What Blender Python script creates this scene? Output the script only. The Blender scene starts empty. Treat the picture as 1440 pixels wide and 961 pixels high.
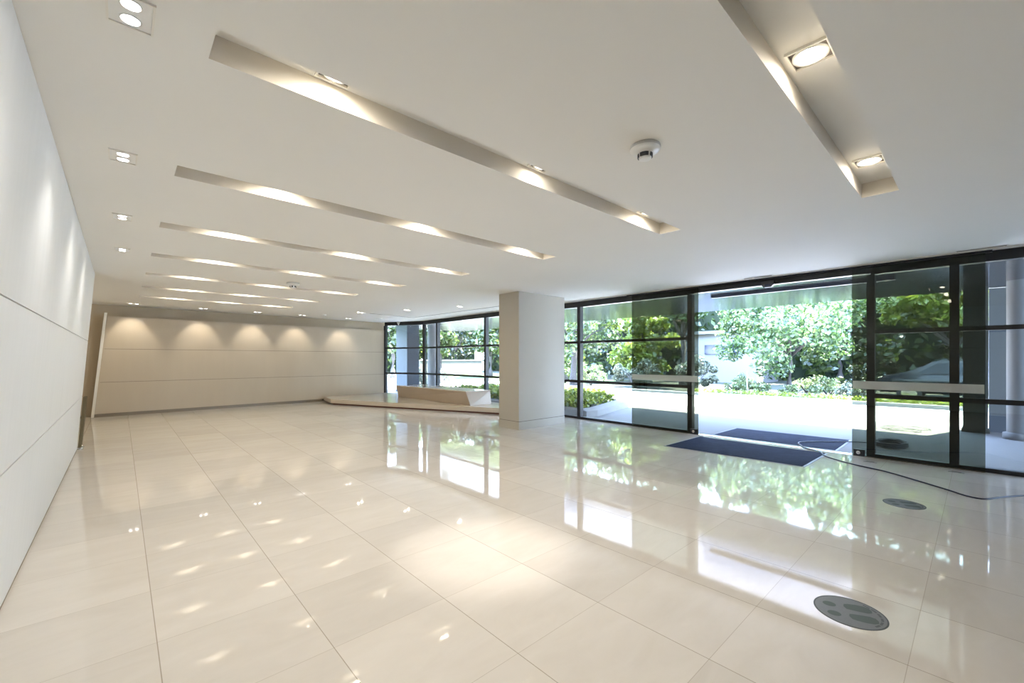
import bpy, bmesh, math, random
from mathutils import Vector, Matrix, Euler
random.seed(7)
D = bpy.data
scene = bpy.context.scene
col = scene.collection
PI = math.pi

# ------------------------------------------------------------------ key dimensions (metres)
H = 2.913            # ceiling height
XF = 8.46            # glass facade plane
EYE = 1.5

# ------------------------------------------------------------------ materials
def new_mat(name):
    m = D.materials.new(name); m.use_nodes = True
    nt = m.node_tree
    for n in list(nt.nodes): nt.nodes.remove(n)
    out = nt.nodes.new('ShaderNodeOutputMaterial')
    return m, nt, out

def N(nt, typ, **kw):
    n = nt.nodes.new(typ)
    for k, v in kw.items():
        if k in n.inputs: n.inputs[k].default_value = v
        else: setattr(n, k, v)
    return n

def math_node(nt, op, a, b=None, c=None):
    n = nt.nodes.new('ShaderNodeMath'); n.operation = op
    for i, v in enumerate((a, b, c)):
        if v is None: continue
        if hasattr(v, 'links'): nt.links.new(v, n.inputs[i])
        else: n.inputs[i].default_value = v
    return n.outputs[0]

def mixc(nt, fac, a, b, blend='MIX'):
    n = nt.nodes.new('ShaderNodeMix'); n.data_type = 'RGBA'; n.blend_type = blend
    for sock, v in ((n.inputs[0], fac), (n.inputs[6], a), (n.inputs[7], b)):
        if hasattr(v, 'links'): nt.links.new(v, sock)
        elif isinstance(v, (int, float)): sock.default_value = v
        else: sock.default_value = (*v[:3], 1)
    return n.outputs[2]

def plain(name, c, rough=.5, metal=0., var=.06, scale=6., spec=.5, bump=0.):
    """principled surface with a faint procedural tone variation"""
    m, nt, out = new_mat(name)
    p = N(nt, 'ShaderNodeBsdfPrincipled')
    p.inputs['Roughness'].default_value = rough
    p.inputs['Metallic'].default_value = metal
    p.inputs['Specular IOR Level'].default_value = spec
    tc = N(nt, 'ShaderNodeTexCoord')
    no = N(nt, 'ShaderNodeTexNoise', Scale=scale, Detail=4.)
    nt.links.new(tc.outputs['Object'], no.inputs['Vector'])
    lo = tuple(x*(1-var) for x in c); hi = tuple(min(1, x*(1+var)) for x in c)
    nt.links.new(mixc(nt, no.outputs['Fac'], lo, hi), p.inputs['Base Color'])
    if bump:
        b = N(nt, 'ShaderNodeBump', Strength=bump, Distance=.01)
        nt.links.new(no.outputs['Fac'], b.inputs['Height']); nt.links.new(b.outputs[0], p.inputs['Normal'])
    nt.links.new(p.outputs[0], out.inputs[0])
    return m

def emit(name, c, s):
    m, nt, out = new_mat(name)
    e = N(nt, 'ShaderNodeEmission', Strength=s); e.inputs[0].default_value = (*c, 1)
    nt.links.new(e.outputs[0], out.inputs[0]); return m

def glass(name, tint, refl=1.0):
    m, nt, out = new_mat(name)
    t = N(nt, 'ShaderNodeBsdfTransparent'); t.inputs[0].default_value = (*tint, 1)
    g = N(nt, 'ShaderNodeBsdfGlossy', Roughness=0.0); g.inputs[0].default_value = (refl, refl, refl, 1)
    f = N(nt, 'ShaderNodeFresnel', IOR=1.5)
    mx = N(nt, 'ShaderNodeMixShader')
    nt.links.new(f.outputs[0], mx.inputs[0]); nt.links.new(t.outputs[0], mx.inputs[1]); nt.links.new(g.outputs[0], mx.inputs[2])
    nt.links.new(mx.outputs[0], out.inputs[0]); return m

def floor_mat():
    m, nt, out = new_mat('polished_marble_tiles')
    p = N(nt, 'ShaderNodeBsdfPrincipled')
    tc = N(nt, 'ShaderNodeTexCoord'); sx = N(nt, 'ShaderNodeSeparateXYZ')
    nt.links.new(tc.outputs['Object'], sx.inputs[0])
    T = .674
    u = math_node(nt, 'DIVIDE', math_node(nt, 'SUBTRACT', sx.outputs[0], .142), T)
    v = math_node(nt, 'DIVIDE', math_node(nt, 'SUBTRACT', sx.outputs[1], 2.93), T)
    def joint(w, half):
        f = math_node(nt, 'FRACT', w)
        d = math_node(nt, 'ABSOLUTE', math_node(nt, 'SUBTRACT', f, .5))
        return math_node(nt, 'GREATER_THAN', d, .5-half)
    ju = joint(u, .0034); jv = joint(v, .0024)
    cell = N(nt, 'ShaderNodeCombineXYZ')
    nt.links.new(math_node(nt, 'FLOOR', u), cell.inputs[0]); nt.links.new(math_node(nt, 'FLOOR', v), cell.inputs[1])
    wn = N(nt, 'ShaderNodeTexWhiteNoise', noise_dimensions='3D'); nt.links.new(cell.outputs[0], wn.inputs['Vector'])
    # veins, each tile cut from another part of the slab
    add = N(nt, 'ShaderNodeVectorMath', operation='MULTIPLY_ADD')
    nt.links.new(wn.outputs['Color'], add.inputs[0]); add.inputs[1].default_value = (9, 9, 9); nt.links.new(tc.outputs['Object'], add.inputs[2])
    mp = N(nt, 'ShaderNodeMapping'); mp.inputs['Scale'].default_value = (1.2, 3.2, 1)
    mp.inputs['Rotation'].default_value = (0, 0, .5)
    nt.links.new(add.outputs[0], mp.inputs[0])
    no = N(nt, 'ShaderNodeTexNoise', Scale=1.6, Detail=5., Roughness=.6, Distortion=.7); nt.links.new(mp.outputs[0], no.inputs['Vector'])
    base = mixc(nt, no.outputs['Fac'], (.62, .57, .505), (.75, .71, .655))
    tone = math_node(nt, 'MULTIPLY_ADD', wn.outputs['Value'], .09, .93)
    tc3 = N(nt, 'ShaderNodeCombineXYZ')
    for i in range(3): nt.links.new(tone, tc3.inputs[i])
    base = mixc(nt, 1., base, tc3.outputs[0], 'MULTIPLY')
    base = mixc(nt, math_node(nt, 'MULTIPLY', jv, .45), base, (.30, .24, .17))
    base = mixc(nt, math_node(nt, 'MULTIPLY', ju, .72), base, (.28, .23, .17))
    nt.links.new(base, p.inputs['Base Color'])
    p.inputs['Roughness'].default_value = .035
    p.inputs['IOR'].default_value = 1.55
    n2 = N(nt, 'ShaderNodeTexNoise', Scale=1.1, Detail=2.); nt.links.new(tc.outputs['Object'], n2.inputs['Vector'])
    b = N(nt, 'ShaderNodeBump', Strength=.02, Distance=.02); nt.links.new(n2.outputs['Fac'], b.inputs['Height'])
    nt.links.new(b.outputs[0], p.inputs['Normal'])
    nt.links.new(p.outputs[0], out.inputs[0]); return m

def leaf_mat(name, dark, mid, light, trans=.35):
    m, nt, out = new_mat(name)
    geo = N(nt, 'ShaderNodeNewGeometry')
    r = N(nt, 'ShaderNodeValToRGB')
    e = r.color_ramp.elements
    dark, mid, light = [(q[0]*.32, q[1]*.34, q[2]*.22) for q in (dark, mid, light)]
    e[0].position = .0; e[0].color = (*dark, 1); e[1].position = 1.; e[1].color = (*light, 1)
    x = e.new(.5); x.color = (*mid, 1)
    nt.links.new(geo.outputs['Random Per Island'], r.inputs[0])
    d = N(nt, 'ShaderNodeBsdfDiffuse'); t = N(nt, 'ShaderNodeBsdfTranslucent')
    nt.links.new(r.outputs[0], d.inputs[0]); nt.links.new(r.outputs[0], t.inputs[0])
    mx = N(nt, 'ShaderNodeMixShader'); mx.inputs[0].default_value = trans
    nt.links.new(d.outputs[0], mx.inputs[1]); nt.links.new(t.outputs[0], mx.inputs[2])
    g = N(nt, 'ShaderNodeBsdfGlossy', Roughness=.4); g.inputs[0].default_value = (.9, .95, 1, 1)
    m2 = N(nt, 'ShaderNodeMixShader'); m2.inputs[0].default_value = .06
    nt.links.new(mx.outputs[0], m2.inputs[1]); nt.links.new(g.outputs[0], m2.inputs[2])
    nt.links.new(m2.outputs[0], out.inputs[0]); return m

def mat_ribbed():
    m, nt, out = new_mat('navy_mat_pile')
    p = N(nt, 'ShaderNodeBsdfPrincipled', Roughness=.95); p.inputs['Specular IOR Level'].default_value = .1
    tc = N(nt, 'ShaderNodeTexCoord')
    no = N(nt, 'ShaderNodeTexNoise', Scale=140., Detail=2.); nt.links.new(tc.outputs['Object'], no.inputs['Vector'])
    n2 = N(nt, 'ShaderNodeTexNoise', Scale=6., Detail=3.); nt.links.new(tc.outputs['Object'], n2.inputs['Vector'])
    f = math_node(nt, 'MULTIPLY', no.outputs['Fac'], math_node(nt, 'ADD', n2.outputs['Fac'], .4))
    nt.links.new(mixc(nt, f, (.008, .011, .026), (.045, .06, .115)), p.inputs['Base Color'])
    b = N(nt, 'ShaderNodeBump', Strength=.6, Distance=.004); nt.links.new(no.outputs['Fac'], b.inputs['Height'])
    nt.links.new(b.outputs[0], p.inputs['Normal']); nt.links.new(p.outputs[0], out.inputs[0]); return m

def wall_mat(name, c, sx=14.):
    m, nt, out = new_mat(name)
    p = N(nt, 'ShaderNodeBsdfPrincipled', Roughness=.55); p.inputs['Specular IOR Level'].default_value = .3
    tc = N(nt, 'ShaderNodeTexCoord'); mp = N(nt, 'ShaderNodeMapping'); mp.inputs['Scale'].default_value = (sx, sx, .6)
    nt.links.new(tc.outputs['Object'], mp.inputs[0])
    no = N(nt, 'ShaderNodeTexNoise', Scale=1., Detail=3.); nt.links.new(mp.outputs[0], no.inputs['Vector'])
    nt.links.new(mixc(nt, no.outputs['Fac'], tuple(x*.96 for x in c), tuple(min(1, x*1.04) for x in c)), p.inputs['Base Color'])
    nt.links.new(p.outputs[0], out.inputs[0]); return m

M = {}
M['floor'] = floor_mat()
M['ceiling'] = plain('ceiling_paint', (.83, .815, .77), .7, var=.015, scale=1.5, spec=.2)
M['slot_shade'] = plain('slot_side_shade', (.66, .62, .55), .7, var=.02)  # ceiling paint darkened to show shade on the slot sides
M['wall_white'] = wall_mat('white_wall_panel', (.78, .785, .78))
M['wall_tan'] = wall_mat('tan_wall_panel', (.50, .42, .315), 5.)
M['wall_back'] = plain('recess_paint', (.46, .38, .27), .6, var=.03)
M['dark_gap'] = plain('shadow_gap', (.10, .085, .065), .7)
M['skirting'] = plain('bronze_skirting', (.20, .165, .12), .35, var=.05)
M['edge_white'] = plain('pale_edge_strip', (.80, .77, .70), .5, var=.03)
M['column'] = plain('cream_column_stone', (.50, .465, .40), .35, var=.03, scale=3.)
M['stone'] = plain('cream_stone_slab', (.66, .58, .48), .12, var=.06, scale=2.5)
M['bench'] = plain('tan_bench_stone', (.45, .365, .275), .35, var=.06, scale=3.)
M['black'] = plain('black_steel', (.006, .0075, .012), .4, metal=.0, var=.2, scale=12.)
M['chrome'] = plain('brushed_steel', (.62, .63, .65), .25, metal=1., var=.05, scale=30.)
M['bronze'] = plain('aged_bronze', (.20, .165, .10), .4, metal=.6, var=.1, scale=20.)
M['white_plastic'] = plain('white_plastic', (.82, .82, .80), .35, var=.02)
M['dark_plastic'] = plain('dark_plastic', (.03, .03, .035), .5, var=.1)
M['lamp_frame'] = plain('white_lamp_frame', (.80, .77, .70), .4, var=.02)
M['lamp_dark'] = plain('lamp_box_dark', (.12, .10, .085), .6, var=.1)
M['lamp_glow'] = emit('lamp_glow', (1., .93, .80), 55.)
M['lamp_glow_cool'] = emit('lamp_glow_cool', (1., .95, .92), 14.)
M['window_glass'] = glass('clear_window_glass', (.90, .93, .93))
M['window_glass_dark'] = glass('grey_window_glass', (.70, .73, .70), .8)
M['door_glass'] = glass('grey_green_door_glass', (.46, .485, .43), .7)
M['frost'] = None
def frost():
    m, nt, out = new_mat('frosted_band')
    t = N(nt, 'ShaderNodeBsdfTransparent'); d = N(nt, 'ShaderNodeBsdfDiffuse'); d.inputs[0].default_value = (.85, .83, .78, 1)
    tr = N(nt, 'ShaderNodeBsdfTranslucent'); tr.inputs[0].default_value = (.85, .83, .78, 1)
    tc = N(nt, 'ShaderNodeTexCoord'); no = N(nt, 'ShaderNodeTexNoise', Scale=90.); nt.links.new(tc.outputs['Object'], no.inputs['Vector'])
    m1 = N(nt, 'ShaderNodeMixShader'); m1.inputs[0].default_value = .55
    nt.links.new(d.outputs[0], m1.inputs[1]); nt.links.new(tr.outputs[0], m1.inputs[2])
    mx = N(nt, 'ShaderNodeMixShader')
    nt.links.new(math_node(nt, 'MULTIPLY_ADD', no.outputs['Fac'], .1, .72), mx.inputs[0])
    nt.links.new(t.outputs[0], mx.inputs[1]); nt.links.new(m1.outputs[0], mx.inputs[2])
    nt.links.new(mx.outputs[0], out.inputs[0]); return m
M['frost'] = frost()
M['mat'] = mat_ribbed()
M['mat_edge'] = plain('mat_rubber_edge', (.30, .33, .40), .6, var=.08)
M['cable'] = plain('blue_black_cable', (.012, .016, .035), .5, var=.1)
M['decal'] = plain('grey_vinyl', (.155, .16, .17), .45, var=.12, scale=40.)
M['decal_ring'] = plain('dark_vinyl', (.045, .05, .055), .45, var=.1)
M['decal_foot'] = plain('footprint_vinyl', (.065, .085, .08), .5, var=.1)
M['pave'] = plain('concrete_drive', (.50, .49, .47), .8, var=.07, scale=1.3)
M['pave_shaded'] = plain('shaded_porch_paving', (.155, .15, .15), .75, var=.06, scale=1.5)  # same concrete as the drive, darkened for the canopy shade
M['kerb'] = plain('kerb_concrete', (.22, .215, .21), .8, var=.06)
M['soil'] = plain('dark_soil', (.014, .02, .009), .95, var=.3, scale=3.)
M['grass'] = plain('sunny_grass', (.05, .08, .015), .9, var=.35, scale=5.)
M['soffit'] = plain('grey_soffit_metal', (.16, .17, .20), .10, metal=.85, var=.15, scale=9., bump=.25)
M['beam'] = plain('dark_beam', (.03, .035, .05), .5)
M['pier_grey'] = plain('blue_grey_render', (.045, .054, .068), .8, var=.06)
M['pier_dark'] = plain('dark_pillar_stone', (.045, .055, .05), .5, var=.2, scale=30.)
M['out_white'] = plain('white_render', (.13, .132, .135), .8, var=.03)
M['out_grey'] = plain('pale_grey_wall', (.085, .087, .087), .8, var=.06)
M['cream_wall'] = plain('cream_garden_wall', (.10, .097, .07), .85, var=.06)
M['house'] = plain('white_house_render', (.17, .175, .185), .8, var=.03)
M['dark_win'] = plain('dark_window', (.02, .025, .05), .15, var=.1)
M['bark'] = plain('grey_bark', (.05, .045, .042), .9, var=.3, scale=14., bump=.4)
M['car_paint'] = plain('black_car_paint', (.015, .018, .022), .15, var=.05)
M['car_glass'] = plain('car_glass', (.05, .06, .075), .05, var=.05)
M['tyre'] = plain('tyre_rubber', (.02, .02, .02), .8)
M['leaf_maple'] = leaf_mat('maple_leaf', (.06, .14, .06), (.20, .36, .14), (.50, .66, .42), .45)
M['leaf_mid'] = leaf_mat('mid_leaf', (.04, .08, .025), (.14, .22, .06), (.36, .46, .16), .4)
M['leaf_dark'] = leaf_mat('dark_leaf', (.015, .035, .015), (.05, .09, .03), (.14, .20, .07), .3)
M['leaf_hedge'] = leaf_mat('hedge_leaf', (.17, .26, .04), (.52, .66, .11), (.95, 1., .26), .4)
M['leaf_silver'] = leaf_mat('silver_leaf', (.16, .19, .18), (.36, .40, .40), (.78, .78, .84), .3)
M['leaf_cover'] = leaf_mat('groundcover_leaf', (.12, .22, .08), (.38, .50, .25), (.80, .85, .70), .3)

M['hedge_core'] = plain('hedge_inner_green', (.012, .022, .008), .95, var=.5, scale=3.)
# ------------------------------------------------------------------ mesh helpers
def link_mesh(name, bm, mat, parent=None, smooth=False):
    me = D.meshes.new(name); bm.normal_update(); bm.to_mesh(me); bm.free()
    mats = mat if isinstance(mat, (list, tuple)) else [mat]
    for m in mats: me.materials.append(m)
    if smooth:
        for p in me.polygons: p.use_smooth = True
    o = D.objects.new(name, me); col.objects.link(o)
    if parent: o.parent = parent
    return o

def box(bm, x0, x1, y0, y1, z0, z1, mi=0):
    vs = [bm.verts.new((x, y, z)) for z in (z0, z1) for x, y in ((x0, y0), (x1, y0), (x1, y1), (x0, y1))]
    fs = [(3, 2, 1, 0), (4, 5, 6, 7), (0, 1, 5, 4), (1, 2, 6, 5), (2, 3, 7, 6), (3, 0, 4, 7)]
    for f in fs:
        q = bm.faces.new([vs[i] for i in f]); q.material_index = mi
    return vs

def hexa(bm, pts, mi=0):
    """8 points: bottom loop (ccw from above) then top loop"""
    vs = [bm.verts.new(p) for p in pts]
    for f in ((3, 2, 1, 0), (4, 5, 6, 7), (0, 1, 5, 4), (1, 2, 6, 5), (2, 3, 7, 6), (3, 0, 4, 7)):
        q = bm.faces.new([vs[i] for i in f]); q.material_index = mi
    return vs

def prism(bm, poly, z0, z1, mi=0):
    b = [bm.verts.new((x, y, z0)) for x, y in poly]; t = [bm.verts.new((x, y, z1)) for x, y in poly]
    n = len(poly)
    f = bm.faces.new(list(reversed(b))); f.material_index = mi
    f = bm.faces.new(t); f.material_index = mi
    for i in range(n):
        q = bm.faces.new((b[i], b[(i+1) % n], t[(i+1) % n], t[i])); q.material_index = mi

def lathe(bm, prof, seg=40, c=(0, 0, 0), mi=0, cap=False):
    rings = []
    for r, z in prof:
        rings.append([bm.verts.new((c[0]+r*math.cos(2*PI*i/seg), c[1]+r*math.sin(2*PI*i/seg), c[2]+z)) for i in range(seg)])
    for a, b in zip(rings, rings[1:]):
        for i in range(seg):
            q = bm.faces.new((a[i], a[(i+1) % seg], b[(i+1) % seg], b[i])); q.material_index = mi
    if cap:
        for r in (rings[0], rings[-1]):
            q = bm.faces.new(r); q.material_index = mi

def disc(bm, r, z, c=(0, 0), seg=40, mi=0, sx=1., sy=1.):
    q = bm.faces.new([bm.verts.new((c[0]+r*sx*math.cos(2*PI*i/seg), c[1]+r*sy*math.sin(2*PI*i/seg), z)) for i in range(seg)])
    q.material_index = mi

def tube(bm, pts, r, seg=8, mi=0, cap=True):
    pts = [Vector(p) for p in pts]; rings = []
    for i, p in enumerate(pts):
        t = (pts[min(i+1, len(pts)-1)]-pts[max(i-1, 0)])
        if t.length < 1e-9: t = Vector((0, 0, 1))
        t.normalize()
        a = t.cross(Vector((0, 0, 1)))
        if a.length < 1e-3: a = t.cross(Vector((1, 0, 0)))
        a.normalize(); b = t.cross(a)
        rr = r[i] if isinstance(r, (list, tuple)) else r
        rings.append([bm.verts.new(p + a*rr*math.cos(2*PI*k/seg) + b*rr*math.sin(2*PI*k/seg)) for k in range(seg)])
    for a, b in zip(rings, rings[1:]):
        for k in range(seg):
            bm.faces.new((a[k], a[(k+1) % seg], b[(k+1) % seg], b[k])).material_index = mi
    if cap:
        bm.faces.new(list(reversed(rings[0]))).material_index = mi; bm.faces.new(rings[-1]).material_index = mi

def smooth_path(pts, n=10):
    pts = [Vector(p) for p in pts]; out = []
    for i in range(len(pts)-1):
        p0 = pts[max(i-1, 0)]; p1 = pts[i]; p2 = pts[i+1]; p3 = pts[min(i+2, len(pts)-1)]
        for k in range(n):
            t = k/n
            out.append(.5*((2*p1)+(p2-p0)*t+(2*p0-5*p1+4*p2-p3)*t*t+(3*p1-p0-3*p2+p3)*t**3))
    out.append(pts[-1]); return out

def tag(o, label=None, cat=None, group=None, kind=None):
    if label: o['label'] = label
    if cat: o['category'] = cat
    if group: o['group'] = group
    if kind: o['kind'] = kind
    return o

def empty(name, loc=(0, 0, 0), rz=0.):
    o = D.objects.new(name, None); col.objects.link(o); o.location = loc; o.rotation_euler = (0, 0, rz)
    o.empty_display_size = .1
    return o

def struct(name, bm, mat, parent=None):
    o = link_mesh(name, bm, mat, parent)
    if not parent: o['kind'] = 'structure'
    return o

def copy_tree(o, parent=None):
    c = o.copy(); col.objects.link(c); c.parent = parent
    for ch in [x for x in D.objects if x.parent == o]:
        copy_tree(ch, c)
    return c

# ------------------------------------------------------------------ room shell
bm = bmesh.new()
vs = [bm.verts.new(p) for p in ((-4.2, -4, 0), (8.52, -4, 0), (8.52, 15.95, 0), (-4.2, 15.95, 0))]
bm.faces.new(vs)
floor = struct('floor', bm, M['floor'])

# ceiling with eight light slots
SX0 = .305; SW0, SW1 = 2.203, 2.447; PITCH = 1.752; SD = .125
slots = [(k, SW0+PITCH*k, SW1+PITCH*k, x1) for k, x1 in zip(range(-1, 7), (4.81, 4.52, 4.45, 4.28, 4.07, 3.86, 3.66, 3.50))]
bm = bmesh.new()
def cquad(x0, x1, y0, y1, z=H):
    bm.faces.new([bm.verts.new(p) for p in ((x0, y1, z), (x1, y1, z), (x1, y0, z), (x0, y0, z))])
CX0, CX1, CY0, CY1 = -4.2, XF+.06, -4., 16.1
yprev = CY0
for k, y0, y1, x1 in slots:
    cquad(CX0, CX1, yprev, y0)
    cquad(CX0, SX0, y0, y1); cquad(x1, CX1, y0, y1)
    cquad(SX0, x1, y0, y1, H+SD)
    for a, b in (((SX0, y0), (x1, y0)), ((x1, y0), (x1, y1)), ((x1, y1), (SX0, y1)), ((SX0, y1), (SX0, y0))):
        bm.faces.new([bm.verts.new(p) for p in ((*a, H), (*b, H), (*b, H+SD), (*a, H+SD))]).material_index = 1
    yprev = y1
cquad(CX0, CX1, yprev, CY1)
ceiling = struct('ceiling', bm, [M['ceiling'], M['slot_shade']])
bm = bmesh.new(); box(bm, -4.6, XF+.1, -4.4, 16.4, H+SD+.12, H+SD+.32)
roof = struct('roof', bm, M['out_grey'])  # unseen slab added above the ceiling to stop sun leaking in

# left wall: three leaning rows of panels with open joints
XB, XT = -.528, -.3156
def lx(z): return XB+(XT-XB)*z/H
LY0, LY1 = -4., 9.93
bm = bmesh.new()
rows = [(.025, .880), (.888, 1.785), (1.793, H-.004)]
for a, b in rows:
    hexa(bm, [(lx(a)-.05, LY0, a), (lx(a), LY0, a), (lx(a), LY1, a), (lx(a)-.05, LY1, a),
              (lx(b)-.05, LY0, b), (lx(b), LY0, b), (lx(b), LY1, b), (lx(b)-.05, LY1, b)])
hexa(bm, [(lx(0)-.3, LY0, 0), (lx(0)-.02, LY0, 0), (lx(0)-.02, LY1-.012, 0), (lx(0)-.3, LY1-.012, 0),
          (lx(H)-.3, LY0, H), (lx(H)-.02, LY0, H), (lx(H)-.02, LY1-.012, H), (lx(H)-.3, LY1-.012, H)], 1)
wall_left = struct('wall_left', bm, [M['wall_white'], M['skirting']])

# far wall: tan cladding in front of a recessed wall
def fy(x): return 15.15+(x+.5)*.0683
FX1 = 7.68
bm = bmesh.new()
def fx(z): return -.50+.0915*z      # slanting left end of the cladding
for a, b in ((.085, .886), (.894, 1.745), (1.753, 2.60)):
    hexa(bm, [(fx(a), fy(fx(a)), a), (FX1, fy(FX1), a), (FX1, fy(FX1)+.06, a), (fx(a), fy(fx(a))+.06, a),
              (fx(b), fy(fx(b)), b), (FX1, fy(FX1), b), (FX1, fy(FX1)+.06, b), (fx(b), fy(fx(b))+.06, b)])
hexa(bm, [(fx(0)+.03, fy(-.5)+.02, .02), (FX1, fy(FX1)+.02, .02), (FX1, fy(FX1)+.2, .02), (fx(0)+.03, fy(-.5)+.2, .02),
          (fx(2.59)+.03, fy(-.5)+.02, 2.59), (FX1, fy(FX1)+.02, 2.59), (FX1, fy(FX1)+.2, 2.59), (fx(2.59)+.03, fy(-.5)+.2, 2.59)], 1)
wall_back = struct('wall_back', bm, [M['wall_tan'], M['dark_gap']])
bm = bmesh.new()
hexa(bm, [(fx(0)-.055, fy(-.5)-.015, 0), (fx(0), fy(-.5)-.015, 0), (fx(0), fy(-.5)+.06, 0), (fx(0)-.055, fy(-.5)+.06, 0),
          (fx(2.68)-.055, fy(-.5)-.015, 2.68), (fx(2.68), fy(-.5)-.015, 2.68), (fx(2.68), fy(-.5)+.06, 2.68), (fx(2.68)-.055, fy(-.5)+.06, 2.68)])
struct('trim_1', bm, M['edge_white'])
bm = bmesh.new()
hexa(bm, [(fx(0), fy(-.5)+.005, 0), (5.2, fy(5.2)+.005, 0), (5.2, fy(5.2)+.02, 0), (fx(0), fy(-.5)+.02, 0),
          (fx(.08), fy(-.5)+.005, .08), (5.2, fy(5.2)+.005, .08), (5.2, fy(5.2)+.02, .08), (fx(.08), fy(-.5)+.02, .08)])
struct('baseboard_back', bm, M['skirting'])
bm = bmesh.new()
hexa(bm, [(-4.2, 15.30, 0), (FX1+.1, fy(FX1)+.18, 0), (FX1+.1, 16.1, 0), (-4.2, 16.1, 0),
          (-4.2, 15.30, H), (FX1+.1, fy(FX1)+.18, H), (FX1+.1, 16.1, H), (-4.2, 16.1, H)])
struct('wall_far_recess', bm, M['wall_back'])
bm = bmesh.new(); box(bm, -4.3, -4.2, -4., 16.1, 0, H); struct('wall_hall', bm, M['wall_back'])
bm = bmesh.new(); box(bm, -4.2, XF, -4.1, -4., 0, H); struct('wall_front', bm, M['wall_white'])

# column with a plinth joint
bm = bmesh.new()
box(bm, 6.145, 7.60, 6.50, 7.13, .176, H)
box(bm, 6.15, 7.595, 6.505, 7.125, .166, .176, 1)
column = struct('column', bm, [M['column'], M['dark_gap']])
bm = bmesh.new(); box(bm, 6.142, 7.603, 6.497, 7.133, 0, .166); struct('plinth', bm, M['column'], column)

# ------------------------------------------------------------------ glass facade
HZ0 = H-.135        # underside of the steel header
def bay(name, p0, p1, pane_mat=None, left_post=True, right_post=True, base=0.):
    """one glazed bay between two plan points; frame, transoms and three panes"""
    w = empty(name); w['kind'] = 'structure'
    p0 = Vector((*p0, 0)); p1 = Vector((*p1, 0)); d = (p1-p0); L = d.length; d.normalize(); n = Vector((-d.y, d.x, 0))
    def bar(bm, a0, a1, z0, z1, t=.05):
        pts = []
        for z in (z0, z1):
            for a, s in ((a0, -t), (a1, -t), (a1, t), (a0, t)):
                q = p0+d*a+n*s; pts.append((q.x, q.y, z))
        hexa(bm, pts)
    bm = bmesh.new()
    bar(bm, 0, L, HZ0, H, .06); bar(bm, 0, L, 0, .055)
    if left_post: bar(bm, -.047, .047, 0, HZ0, .06)
    if right_post: bar(bm, L-.047, L+.047, 0, HZ0, .06)
    f = link_mesh('window_frame', bm, M['black'], w)
    bm = bmesh.new()
    bar(bm, 0, L, .900, .965, .045); bar(bm, 0, L, 1.875, 1.935, .045)
    link_mesh('transom', bm, M['black'], w)
    for z0, z1 in ((.05, .90), (.965, 1.875), (1.935, HZ0)):
        bm = bmesh.new()
        bm.faces.new([bm.verts.new((q.x, q.y, z)) for q, z in ((p0, z0), (p1, z0), (p1, z1), (p0, z1))])
        link_mesh('window_pane', bm, pane_mat or M['window_glass'], w)
    return w
bay('window_1', (7.66, 15.70), (XF, 14.13))
bay('window_2', (XF, 14.13), (XF, 13.20), left_post=False)
bay('window_3', (XF, 13.20), (XF, 10.43), left_post=False)
bay('window_4', (XF, 10.43), (XF, 6.72), left_post=False)
bay('window_5', (XF, 6.72), (XF, 3.91), left_post=False)
bay('window_6', (XF, 1.11), (XF, .225), M['window_glass_dark'])
bay('window_7', (XF, .225), (XF, -2.0), M['window_glass'], left_post=False)
bay('window_8', (XF, -2.0), (XF, -4.0), M['window_glass'], left_post=False)
bm = bmesh.new(); box(bm, XF-.06, XF+.06, 1.11, 3.91, HZ0+.02, H)
struct('trim_2', bm, M['black'])                                       # header over the open doorway
bm = bmesh.new(); box(bm, XF-.14, XF-.06, -.12, 5.3, H-.028, H-.001); struct('trim_3', bm, M['black'])   # sliding door track
bm = bmesh.new(); box(bm, XF-.12, XF+.05, 1.11, 3.91, 0, .006); struct('trim_4', bm, M['chrome'])          # metal threshold
# thin shadow gap in the ceiling that follows the glass
bm = bmesh.new()
gp = [(5.75, 12.87), (7.46, 13.20), (7.54, 7.2)]
for a, b in zip(gp, gp[1:]):
    a = Vector((*a, 0)); b = Vector((*b, 0)); d = (b-a).normalized(); n = Vector((-d.y, d.x, 0))*.014
    hexa(bm, [(*(a-n).xy, H-.004), (*(b-n).xy, H-.004), (*(b+n).xy, H-.004), (*(a+n).xy, H-.004),
              (*(a-n).xy, H+.01), (*(b-n).xy, H+.01), (*(b+n).xy, H+.01), (*(a+n).xy, H+.01)])
struct('trim_5', bm, M['dark_gap'])
bm = bmesh.new(); box(bm, XF-.26, XF-.235, -3.9, 6.4, H-.012, H+.002); struct('trim_6', bm, M['edge_white'])

# sliding glass door leaves
def door(name, y0, y1, fit_y0, fit_y1):
    w = empty(name, (XF-.10, 0, 0)); w['kind'] = 'structure'
    bm = bmesh.new(); box(bm, -.006, .006, y0, y1, .012, H-.03); link_mesh('door_glass', bm, M['door_glass'], w)
    bm = bmesh.new(); box(bm, -.0085, -.0065, y0+.01, y1-.01, 1.036, 1.156); link_mesh('frosted_band', bm, M['frost'], w)
    bm = bmesh.new(); box(bm, -.02, .02, fit_y0, fit_y1, .006, .108); pf = link_mesh('patch_fitting', bm, M['black'], w)
    bm = bmesh.new()
    ym = (fit_y0+fit_y1)/2
    lathe(bm, [(.026, 0), (.026, .004), (.018, .006), (.0, .006)], 20)
    bmesh.ops.rotate(bm, verts=bm.verts, cent=(0, 0, 0), matrix=Matrix.Rotation(-PI/2, 3, 'Y'))
    bmesh.ops.translate(bm, verts=bm.verts, vec=(-.020, ym+.01, .06))
    link_mesh('bolt_cover', bm, M['chrome'], pf)
    bm = bmesh.new(); box(bm, -.012, .012, y0, y1, 0.004, .014); link_mesh('bottom_seal', bm, M['dark_gap'], w)
    return w
door('door_1', 3.715, 5.19, 3.725, 3.87)
door('door_2', -.06, 1.325, 1.17, 1.305)

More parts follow.
